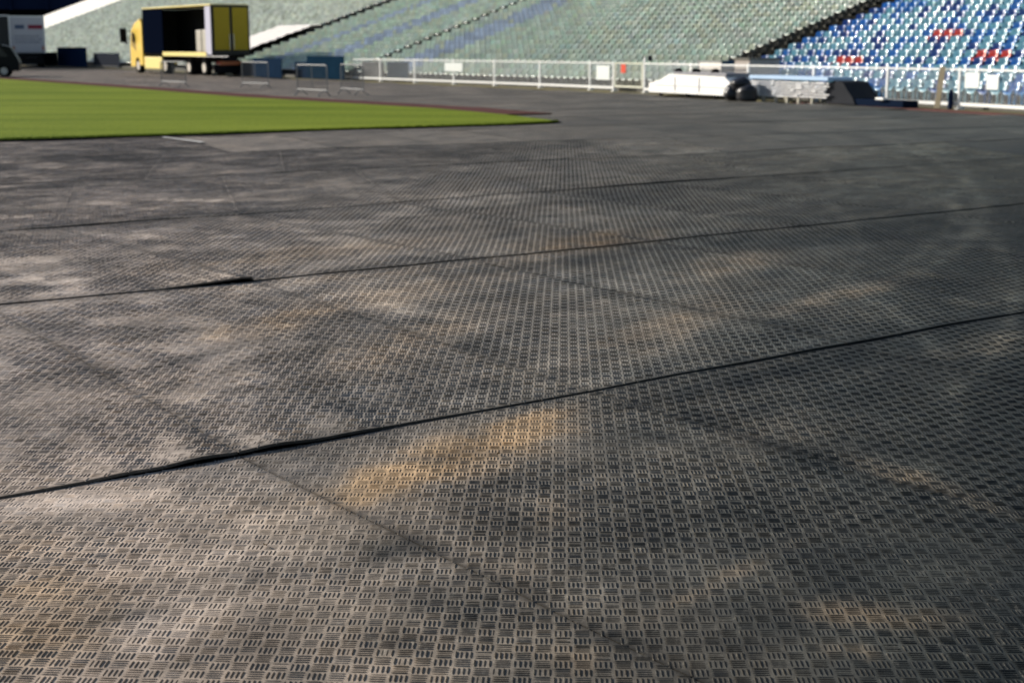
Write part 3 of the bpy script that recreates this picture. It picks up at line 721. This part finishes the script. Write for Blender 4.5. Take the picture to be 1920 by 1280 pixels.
# ------------------------------------------------------------------ yellow truck
def wheel(parent, x, y, r, w, tyre, rim, name='wheel'):
    o = MB().tube((x, y-w/2, r), (x, y+w/2, r), r, 28).build(name, tyre, parent)
    b_ = MB(); b_.tube((x, y-w/2-.012, r), (x, y+w/2+.012, r), r*.58, 20); b_.tube((x, y-w/2-.05, r), (x, y-w/2, r), r*.2, 12); b_.build('rim', rim, o)
    return o
tyre = mat('tyre_rubber', (.015, .015, .016), .8); rimm = mat('wheel_rim', (.45, .45, .45), .4, .6); blk = mat('chassis_black', (.015, .015, .016), .6)
yel = mat('yellow_cab_paint', (.80, .55, .07), .35, var=.04, coat=.3); ypale = mat('cream_yellow_paint', (.82, .68, .22), .45, var=.04); olive = mat('yellow_tarp', (.42, .31, .018), .55, var=.06, bump=.003)
glass = mat('dark_glass', (.02, .03, .035), .08)
P = G(400, 143.5); ta = math.radians(34)
# local frame: +x runs from tail to cab, +y is the far side, near (left) side at y=0
truck = empty('yellow_truck', (P[0], P[1], 0), math.pi/2+ta); tag(truck, 'yellow curtain side truck with its side open showing a dark load space', 'truck')
# with this heading the side facing the photo lies at -y ... mirrored so that y<0 is the far (right) side
W2 = 2.5; far = -W2
TZ = 4.30; BL = 12.0
b_ = MB(); b_.box((.04, -W2/2, (TZ+1.3)/2), (.08, W2, TZ-1.3)); b_.build('rear_frame', mat('rear_frame_dark', (.05, .05, .045), .5), truck)
d_l = MB(); d_l.box((-.02, -W2*.27, 2.86), (.05, W2*.40, TZ-1.75)); 
for i in range(9): d_l.box((-.05, -W2*.09-i*.11, 2.86), (.02, .03, TZ-1.85))
d_l = d_l.build('rear_door', olive, truck); MB().box((-.075, -W2*.46, 2.1), (.03, .03, .9)).build('handle', rimm, d_l)
d_r = MB(); d_r.box((-.02, -W2*.75, 2.86), (.05, W2*.40, TZ-1.75))
for i in range(9): d_r.box((-.05, -W2*.57-i*.11, 2.86), (.02, .03, TZ-1.85))
d_r = d_r.build('rear_door', olive, truck); MB().box((-.075, -W2*.56, 2.1), (.03, .03, .9)).build('handle', rimm, d_r)
MB().box((BL/2, -W2/2, TZ), (BL, W2, .08), bev=.02).build('roof', ypale, truck)
MB().box((BL/2+.05, -W2+.03, 2.8), (BL, .06, TZ-1.4)).build('far_curtain', mat('load_space_dark', (.045, .047, .048), .8), truck)
MB().box((BL-.03, -W2/2, 2.8), (.06, W2-.1, TZ-1.4)).build('headboard', mat('load_space_dark', (0, 0, 0)), truck)
MB().box((10.1, -.03, 2.80), (3.7, .07, 2.86), bev=.03).build('side_curtain', mat('navy_curtain', (.003, .005, .013), .55, var=.2), truck)
MB().box((.55, -.04, 2.75), (.9, .08, 2.9), bev=.02).build('corner_curtain', mat('lilac_curtain', (.50, .50, .62), .6, var=.05), truck)
MB().box((BL/2, -W2/2, 1.28), (BL-.1, W2-.12, .12)).build('load_floor', blk, truck)
MB().box((4.6, .02, 1.32), (7.4, .06, .26), bev=.01).build('side_rail', ypale, truck)
MB().box((5.8, -W2/2, .98), (11.2, .95, .34)).build('chassis', blk, truck)
MB().box((.06, -W2/2, .45), (.08, W2*.92, .5)).build('mud_flap', blk, truck)
b_ = MB(); b_.box((-.06, -W2/2, .78), (.05, 1.6, .22)); b_.build('rear_bumper', mat('orange_marker', (.42, .10, .02), .45), truck)
for y_ in (-.35, -W2+.35): MB().box((-.09, y_, .80), (.04, .22, .12)).build('tail_light', mat('red_lens', (.35, .02, .01), .3), truck)
for x_ in (1.6, 4.1): 
    wheel(truck, x_, -.25, .50, .34, tyre, rimm); wheel(truck, x_, -W2+.25, .50, .34, tyre, rimm)
for x_ in (8.1,): 
    wheel(truck, x_, -.25, .52, .45, tyre, rimm); wheel(truck, x_, -W2+.25, .52, .45, tyre, rimm)
MB().box((10.4, -.10, .72), (3.3, .12, .78), bev=.05).build('side_skirt', ypale, truck)
cab = MB(); cab.prism([(12.25, .55), (12.25, 3.30), (12.5, 3.65), (13.6, 3.35), (14.35, 2.85), (14.6, 1.7), (14.62, .45), (13.75, .45), (13.62, .95), (13.3, 1.12), (12.95, .95), (12.85, .55)], -W2+.02, -.02)
cab = cab.build('cab', yel, truck)
MB().box((13.95, .0, 2.4), (.5, .03, .6), bev=.01).build('window', glass, cab)
MB().box((14.47, -W2/2, 2.35), (.05, 2.1, .9), ry=-.18).build('windscreen', glass, cab)
MB().box((14.63, -W2/2, 1.1), (.04, 1.5, .45)).build('grille', blk, cab)
MB().box((14.66, -.3, .8), (.05, .35, .18)).build('headlight', wb, cab); MB().box((14.66, -W2+.3, .8), (.05, .35, .18)).build('headlight', wb, cab)
m_ = MB(); m_.box((14.6, .45, 2.55), (.30, .42, .95), bev=.05); m_.tube((14.3, 0, 2.8), (14.5, .3, 2.8), .02); m_.box((15.0, .1, 2.05), (.30, .1, .12)); m_.build('wing_mirror', blk, cab)
wheel(truck, 13.3, -.22, .52, .32, tyre, rimm); wheel(truck, 13.3, -W2+.22, .52, .32, tyre, rimm)
# load: wrapped pale pallets stand in the load space
q = np.array([math.cos(math.pi/2+ta), math.sin(math.pi/2+ta)]); qn = np.array([-q[1], q[0]])
for i, (dx, hgt) in enumerate(((1.75, 1.35), (2.75, 1.32))):
    pp = P+q*dx+qn*(-.75); e = empty('wrapped_pallet', (pp[0], pp[1], 1.34), math.pi/2+ta)
    tag(e, ['pale wrapped pallet load nearest the tail inside the open truck', 'pale wrapped pallet load, second from the tail in the open truck'][i], 'pallet load', 'pallets in the truck')
    MB().box((0, 0, .14+hgt/2), (.85, 1.0, hgt), bev=.05).build('wrapped_load', mat('film_wrap', (.42, .41, .37), .4, var=.25, scale=4), e)
    b_ = MB(); b_.box((0, 0, .12), (.9, 1.05, .03))
    for y_ in (-.45, 0, .45): b_.box((0, y_, .05), (.9, .1, .1))
    b_.build('pallet', mat('pallet_wood', (.35, .25, .15), .8), e)

# ------------------------------------------------------------------ white trucks and dark van at the far left
def box_truck(px0, px1, ground_y, rot, top, bottom, label, door_mats, rear_shade=False):
    A_ = G(px0, ground_y); B2 = G(px1, ground_y); w = float(np.linalg.norm(B2-A_)); a_ = math.radians(21)
    e = empty('white_truck', (A_[0], A_[1], 0), a_+rot); tag(e, label, 'truck', 'white box trucks parked far off')
    body = mat('white_box_body', (.42, .43, .46), .5, var=.05)
    MB().box((w/2, 4.0, (top+bottom)/2), (w, 8.0, top-bottom), bev=.03).build('box_body', body, e)
    rim_ = MB(); rim_.box((w/2, -.03, top-.05), (w, .06, .10)); rim_.box((.05, -.03, (top+bottom)/2), (.10, .06, top-bottom)); rim_.box((w-.05, -.03, (top+bottom)/2), (.10, .06, top-bottom)); rim_.build('rear_frame', white, e)
    if rear_shade:
        MB().box((w/2, -.02, (top+bottom)/2), (w-.25, .05, top-bottom-.2)).build('rear_shade_panel', mat('load_space_dark', (0, 0, 0)), e)  # flat dark panel painting the shade of an open load space
    else:
        dd_ = MB().box((w/2, -.04, (top+bottom)/2), (w-.26, .04, top-bottom-.22)).build('rear_door', mat('white_door', (.38, .39, .44), .45, var=.05), e)
        lg = MB(); lg.box((w*.30, -.07, top-.95), (w*.26, .02, .34), bev=.008); lg.build('logo', mat('slate_blue_print', (.07, .10, .17), .6), dd_)
        lg = MB(); lg.box((w*.74, -.07, top-.95), (w*.40, .02, .34), bev=.008); lg.build('logo', mat('dark_red_print', (.20, .025, .05), .6), dd_)
        for r_ in range(3):
            tx = MB(); xx = w*.16
            while xx < w*.84:
                l = random.uniform(.06, .2); tx.box((xx+l/2, -.066, top-1.75-r_*.26), (l, .01, .13)); xx += l+.07
            tx.build('lettering', mat('grey_print', (.22, .23, .27), .6), dd_)
        for x_ in (w*.11, w*.93): MB().box((x_, -.09, bottom+.42), (.14, .05, .34)).build('tail_light', mat('orange_lens', (.38, .12, .05), .4), e)
    MB().box((w/2, 3.6, bottom-.22), (w*.8, 7.2, .4)).build('chassis', blk, e)
    MB().box((w/2, .1, .55), (w*.85, .08, .5)).build('mud_flap', blk, e)
    for y_ in (1.4, 6.6):
        for x_ in (.25, w-.25):
            o = MB().tube((x_-.15, y_, .5), (x_+.15, y_, .5), .5, 20).build('wheel', tyre, e); MB().tube((x_-.16, y_, .5), (x_+.16, y_, .5), .28, 16).build('rim', rimm, o)
    MB().box((w/2, 9.0, 1.6), (w*.95, 1.7, 2.2), bev=.1).build('cab', white, e)
    return e
box_truck(21, 85, 127, .0, 4.45, 1.25, 'white box truck seen from behind with a blue and a red printed mark', None)
box_truck(-66, 19, 127.5, 0.0, 4.5, 1.0, 'white box truck with open dark rear, cut by the left picture edge', None, True)
Vn = G(-120, 145.5); van = empty('dark_van', (Vn[0], Vn[1], 0), math.radians(14)); tag(van, 'black van at the left picture edge beyond the grass', 'van')
L_ = 4.75
vb = MB(); vb.prism([(.0, .35), (.1, 1.0), (.8, 1.25), (1.3, 1.85), (L_-1.0, 1.9), (L_-.45, 1.75), (L_-.1, 1.1), (L_, .8), (L_-.05, .35)], 0, 1.8); vb = vb.build('body', mat('black_car_paint', (.006, .008, .009), .45, spec=.15), van)
MB().prism([(1.2, 1.2), (1.5, 1.72), (L_-1.05, 1.75), (L_-.6, 1.2)], -.01, .02).build('window', glass, van)
for x_ in (.95, L_-.9): wheel(van, x_, .12, .36, .24, tyre, rimm); wheel(van, x_, 1.68, .36, .24, tyre, rimm)
# covered main stand in shade, top left
cs_ = G(95, 119.5); D_ = 218.0
def at_d(px, py, d): return np.array([(px-960)/FPX*d*1.0, d]), H+((640-py)/FPX*math.cos(0)-math.tan(PITCH))*d
gx0, gx1 = (-520-960)/FPX*D_, (196-960)/FPX*D_
ms = empty('covered_grandstand', (gx0, D_, 0)); tag(ms, 'dark covered grandstand in shade at the top left behind the white truck', 'grandstand')
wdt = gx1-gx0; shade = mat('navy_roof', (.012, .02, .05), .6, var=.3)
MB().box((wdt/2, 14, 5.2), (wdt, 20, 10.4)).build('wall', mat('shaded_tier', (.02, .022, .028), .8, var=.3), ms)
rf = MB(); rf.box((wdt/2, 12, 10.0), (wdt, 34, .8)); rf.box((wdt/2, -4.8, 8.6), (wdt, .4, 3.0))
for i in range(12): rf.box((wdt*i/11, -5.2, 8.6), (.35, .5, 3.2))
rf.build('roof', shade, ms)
for i in range(6): MB().tube((wdt*(i+.5)/6, 2, 0), (wdt*(i+.5)/6, 2, 10), .25, 12).build('column', blk, ms)

# ------------------------------------------------------------------ crowd barriers
galv = mat('galvanised_steel', (.20, .205, .21), .55, .3, var=.15)
def barrier(px0, px1, gy, label, depth_turn):
    A_ = G(px0, gy); a_ = depth_turn; Bx = G(px1, gy)
    # width along its direction so that it spans the two columns
    w = 2.2
    e = empty('crowd_barrier', (A_[0], A_[1], 0.045), a_); tag(e, label, 'barrier', 'steel crowd barriers beside the grass')
    b_ = MB(); r_ = .021
    b_.tube((0, 0, .12), (0, 0, 1.0), r_); b_.tube((w, 0, .12), (w, 0, 1.0), r_); b_.tube((.06, 0, 1.08), (w-.06, 0, 1.08), r_); b_.tube((0, 0, 1.0), (.06, 0, 1.08), r_); b_.tube((w, 0, 1.0), (w-.06, 0, 1.08), r_); b_.tube((0, 0, .2), (w, 0, .2), r_); b_.tube((w*.5, 0, .2), (w*.5, 0, 1.08), r_*.8)
    b_.build('frame', galv, e)
    b_ = MB()
    for i in range(1, 22): b_.tube((w*i/22, 0, .2), (w*i/22, 0, 1.08), .006, 5)
    b_.build('bar_infill', galv, e)
    for x_ in (.25, w-.25):
        b_ = MB(); b_.tube((x_, -.24, .02), (x_, 0, .2), .018); b_.tube((x_, .24, .02), (x_, 0, .2), .018); b_.box((x_, -.24, .02), (.07, .1, .03)); b_.box((x_, .24, .02), (.07, .1, .03)); b_.build('foot', galv, e)
    return e
barrier(558, 628, 180, 'steel crowd barrier nearest to the fence end, beside the grass', math.radians(-53))
barrier(640, 672, 178, 'steel crowd barrier seen edge on, right of the nearest one', math.radians(-62))
barrier(455, 512, 166, 'steel crowd barrier right of the truck tail', math.radians(-50))
barrier(303, 355, 163, 'faint steel crowd barrier in front of the truck wheels', math.radians(-48))

# ------------------------------------------------------------------ things piled in front of the fence
def frame_on(px, py_, tw=0.0):
    p = G(px, py_); s = find_s(px); t = Tn(s); return p, math.atan2(t[1], t[0])+tw
def front(px, off):
    best = min(np.arange(40, SL-5, .05), key=lambda s: abs(PR(*(C(s)-Nn(s)*off))[0]-px)); return C(best)-Nn(best)*off
def seg_frame(px0, off, px1, _):
    A_, B2 = front(px0, off), front(px1, off); d_ = B2-A_; return A_, float(np.linalg.norm(d_)), math.atan2(d_[1], d_[0])
# white low cart with covers
A_, l, a_ = seg_frame(1216, 1.25, 1374, 0)
e = empty('covered_trailer', (A_[0], A_[1], 0), a_); tag(e, 'low white covered trailer with grey lids parked against the fence', 'trailer')
wt = mat('white_cover', (.88, .88, .86), .45, var=.03, bump=.004)
zt = .80
b_ = MB(); b_.prism([(0, .13), (0, .46), (l*.12, .55), (l*.25, zt), (l*.9, zt-.04), (l, .48), (l, .13)], 0, 1.1); bd = b_.build('body', wt, e)
MB().box((l*.60, .55, zt+.02), (l*.62, 1.0, .13), bev=.03).build('lid', mat('grey_lid', (.20, .20, .22), .5, var=.2), e)
for f_ in (.28, .50, .72): MB().blob((l*f_, .3, zt+.12), (.16, .16, .10), 2, .06, int(f_*10)).build('strap_buckle', blk, e)
b_ = MB()
for f_ in (.33, .62): b_.box((l*f_, -.012, .45), (.03, .02, .5))
b_.box((l*.5, -.014, .40), (l*.85, .02, .02)); b_.build('trim', mat('grey_trim', (.45, .45, .46), .5), e)
for f_ in (.12, .45, .78): 
    o = MB().tube((l*f_, .08, .1), (l*f_, .16, .1), .10, 16).build('wheel', tyre, e)
# black sacks
A_, l, a_ = seg_frame(1366, 1.7, 1412, 0)
for i, (f_, z_, sz) in enumerate(((.25, .25, (.36, .34, .34)), (.75, .24, (.40, .36, .34)), (.5, .55, (.34, .3, .28)))):
    q_ = A_+(l*f_)*np.array([math.cos(a_), math.sin(a_)])
    o = MB().blob((0, 0, 0), sz, 3, .07, i).build('rubbish_bag', mat('black_sack', (.012, .013, .018), .35, bump=.01), None, True); o.location = (q_[0], q_[1], z_)
    tag(o, ['black rubbish bag at the white trailer end, lower left of the heap', 'black rubbish bag beside the stacked metal frames, lower right of the heap', 'black rubbish bag topmost of the heap'][i], 'rubbish bag', 'black bags heaped between trailer and frames')
# stacked frames
A_, l, a_ = seg_frame(1402, 1.15, 1556, 0)
e = empty('metal_frame_stack', (A_[0], A_[1], 0), a_); tag(e, 'pallet of pale metal frames stacked under a light blue board', 'frame stack')
alu = mat('pale_aluminium', (.62, .64, .68), .35, .35, var=.12)
n_l = 6
for i in range(n_l):
    b_ = MB(); z_ = .22+i*.085; o0 = random.uniform(-.08, .08); ll = l*(.93+random.uniform(-.05, .04))
    b_.box((l/2+o0, 0, z_), (ll, .04, .04)); b_.box((l/2+o0, .9, z_), (ll, .04, .04))
    for q_ in range(5): b_.box((l/2+o0-ll/2+ll*(q_+.5)/5+random.uniform(-.1, .1), .45, z_), (.05, .9, .035))
    for q_ in range(3): 
        x_ = random.uniform(.1, .9)*l; b_.box((x_, -.03, z_+.01), (random.uniform(.1, .4), .03, .06))
    b_.build('frame', alu, e)
MB().box((l*.5, .45, .79), (l*.96, 1.0, .11), bev=.01).build('top_board', mat('light_blue_board', (.42, .58, .78), .5, var=.05), e)
b_ = MB()
for f_ in (.2, .36, .5, .64, .8): b_.box((l*f_, 0, .09), (.07, .09, .18)); b_.box((l*f_, .9, .09), (.07, .09, .18))
b_.build('foot', mat('cream_foot', (.55, .52, .42), .6), e)
# dark covered heap and its low plinth
A_, l, a_ = seg_frame(1548, 1.05, 1690, 0)
e = empty('covered_heap', (A_[0], A_[1], 0), a_); tag(e, 'dark grey tarpaulin wedge right of the stacked frames', 'covered heap')
MB().prism([(0, .05), (-.02, .66), (l*.10, .74), (l*.22, .70), (l*.29, .46), (l*.36, .25), (l*.40, .05)], 0, 1.0).build('cover', mat('dark_grey_tarp', (.035, .037, .042), .6, var=.2, bump=.01), e)
MB().box((l*.62, .35, .12), (l*.76, .6, .2), bev=.03).build('base_mat', mat('navy_mat', (.008, .014, .03), .6), e)
MB().box((l*.74, -.02, .26), (.35, .12, .07), bev=.02).build('bracket', white, e)
# behind the fence: concrete vomitory block, blue bin, white panel
def behind(px0, px1, off, z0, z1, d, material, name, label, cat, part):
    s0, s1 = find_s(px0), find_s(px1); A_ = C(s0)+Nn(s0)*off; B2 = C(s1)+Nn(s1)*off; dd_ = B2-A_; l = float(np.linalg.norm(dd_))
    e = empty(name, (A_[0], A_[1], 0), math.atan2(dd_[1], dd_[0])); tag(e, label, cat)
    MB().box((l/2, d/2, (z0+z1)/2), (l, d, z1-z0), bev=.015).build(part, material, e); return e, l
e, l = behind(1364, 1392, .25, 0, 1.32, 1.3, mat('pinkish_concrete', (.38, .34, .31), .85, var=.2), 'stair_wall', 'pale concrete block closing the foot of the wide dark stairs', 'wall', 'block')
MB().box((l/2, .65, 1.35), (l+.08, 1.4, .06)).build('coping', concrete, e)
e, l = behind(1340, 1363, .25, .03, 1.22, .5, navy2, 'blue_bin', 'dark blue bin behind the fence above the black bags', 'bin', 'body')
MB().box((l/2, .25, 1.25), (l+.04, .56, .06), bev=.02).build('lid', navy, e)
e, l = behind(1296, 1338, .3, .85, 1.2, .04, mat('cream_panel', (.70, .66, .60), .6), 'info_panel', 'cream panel in a grey frame behind the fence above the white trailer', 'panel', 'panel')
b_ = MB(); b_.box((l/2, .02, 1.25), (l+.3, .07, .05)); b_.box((-.1, .02, .62), (.05, .05, 1.25)); b_.box((l+.1, .02, .62), (.05, .05, 1.25)); b_.build('frame', galv, e)
# leaning plank and dark sack by the fence at the right
A_ = front(1756, .55); s = find_s(1768); top = C(s)+Nn(s)*-.12
zt_ = 1.17
dirv = Vector((top[0]-A_[0], top[1]-A_[1], zt_))
pl = MB(); pl.box((0, 0, dirv.length/2), (.16, .045, dirv.length), bev=.004)
o = pl.build('plank', mat('weathered_plank', (.42, .35, .23), .8, var=.25, scale=5)); o.location = (A_[0], A_[1], .03)
o.rotation_euler = dirv.to_track_quat('Z', 'Y').to_euler(); tag(o, 'weathered tan plank leaning against the white fence at the right', 'plank')
s = find_s(1788); p = C(s)+Nn(s)*-.12
b_ = MB(); b_.blob((0, 0, .28), (.075, .08, .34), 3, .06, 5); o = b_.build('sports_bag', mat('dark_blue_fabric', (.015, .025, .06), .8), None, True); o.location = (p[0], p[1], -.02)
tag(o, 'dark blue slumped bag between the leaning plank and a fence post', 'bag')
# exposed red track rim near the pile, verge under the fence
vs_ = np.arange(find_s(1530), find_s(2140), 1.0)
strip('track_rim', [C(s)-Nn(s)*1.0 for s in vs_], .5, .02, -.02, mat('red_running_track', (0, 0, 0)))
strip('verge', [C(s)+Nn(s)*.5 for s in np.arange(10, SL-4, 1.5)], 1.4, .012, -.02, mat('dry_verge', (.16, .14, .07), .9, var=.4, scale=3), side=-1)

# small dry leaves and a twig lying on the mats
leafm = mat('dry_leaf_brown', (.16, .10, .04), .7, var=.3, scale=40)
for (px_, py_, sz, rz, lab) in ((1145, 632, .035, .3, 'small dry leaf on the mats right of the picture centre above the long seam'), (497, 1015, .022, 1.2, 'tiny dry leaf low on the mats left of the picture centre'), (935, 846, .02, 2.2, 'tiny dry leaf on the orange stained patch of the mats')):
    g = G(px_, py_, .03); V = []; n = 7
    for i in range(n):
        t = i/(n-1); wd_ = math.sin(math.pi*t)**.8*.32*sz; V += [((t-.5)*sz, -wd_, .3*wd_+.004*math.sin(5*t)), ((t-.5)*sz, 0, .004*math.sin(5*t)), ((t-.5)*sz, wd_, .3*wd_+.004*math.sin(5*t))]
    F = [(3*i+j, 3*i+j+1, 3*i+j+4, 3*i+j+3) for i in range(n-1) for j in range(2)]
    me = bpy.data.meshes.new('dry_leaf'); me.from_pydata(V, [], F); me.update()
    o = link('dry_leaf', me, leafm); o.location = (g[0], g[1], .016+float(warp(np.array([g[0]]), np.array([g[1]]))[0])+.012); o.rotation_euler = (.15, .1, rz)
    o.modifiers.new('thick', 'SOLIDIFY').thickness = .0008; tag(o, lab, 'leaf')
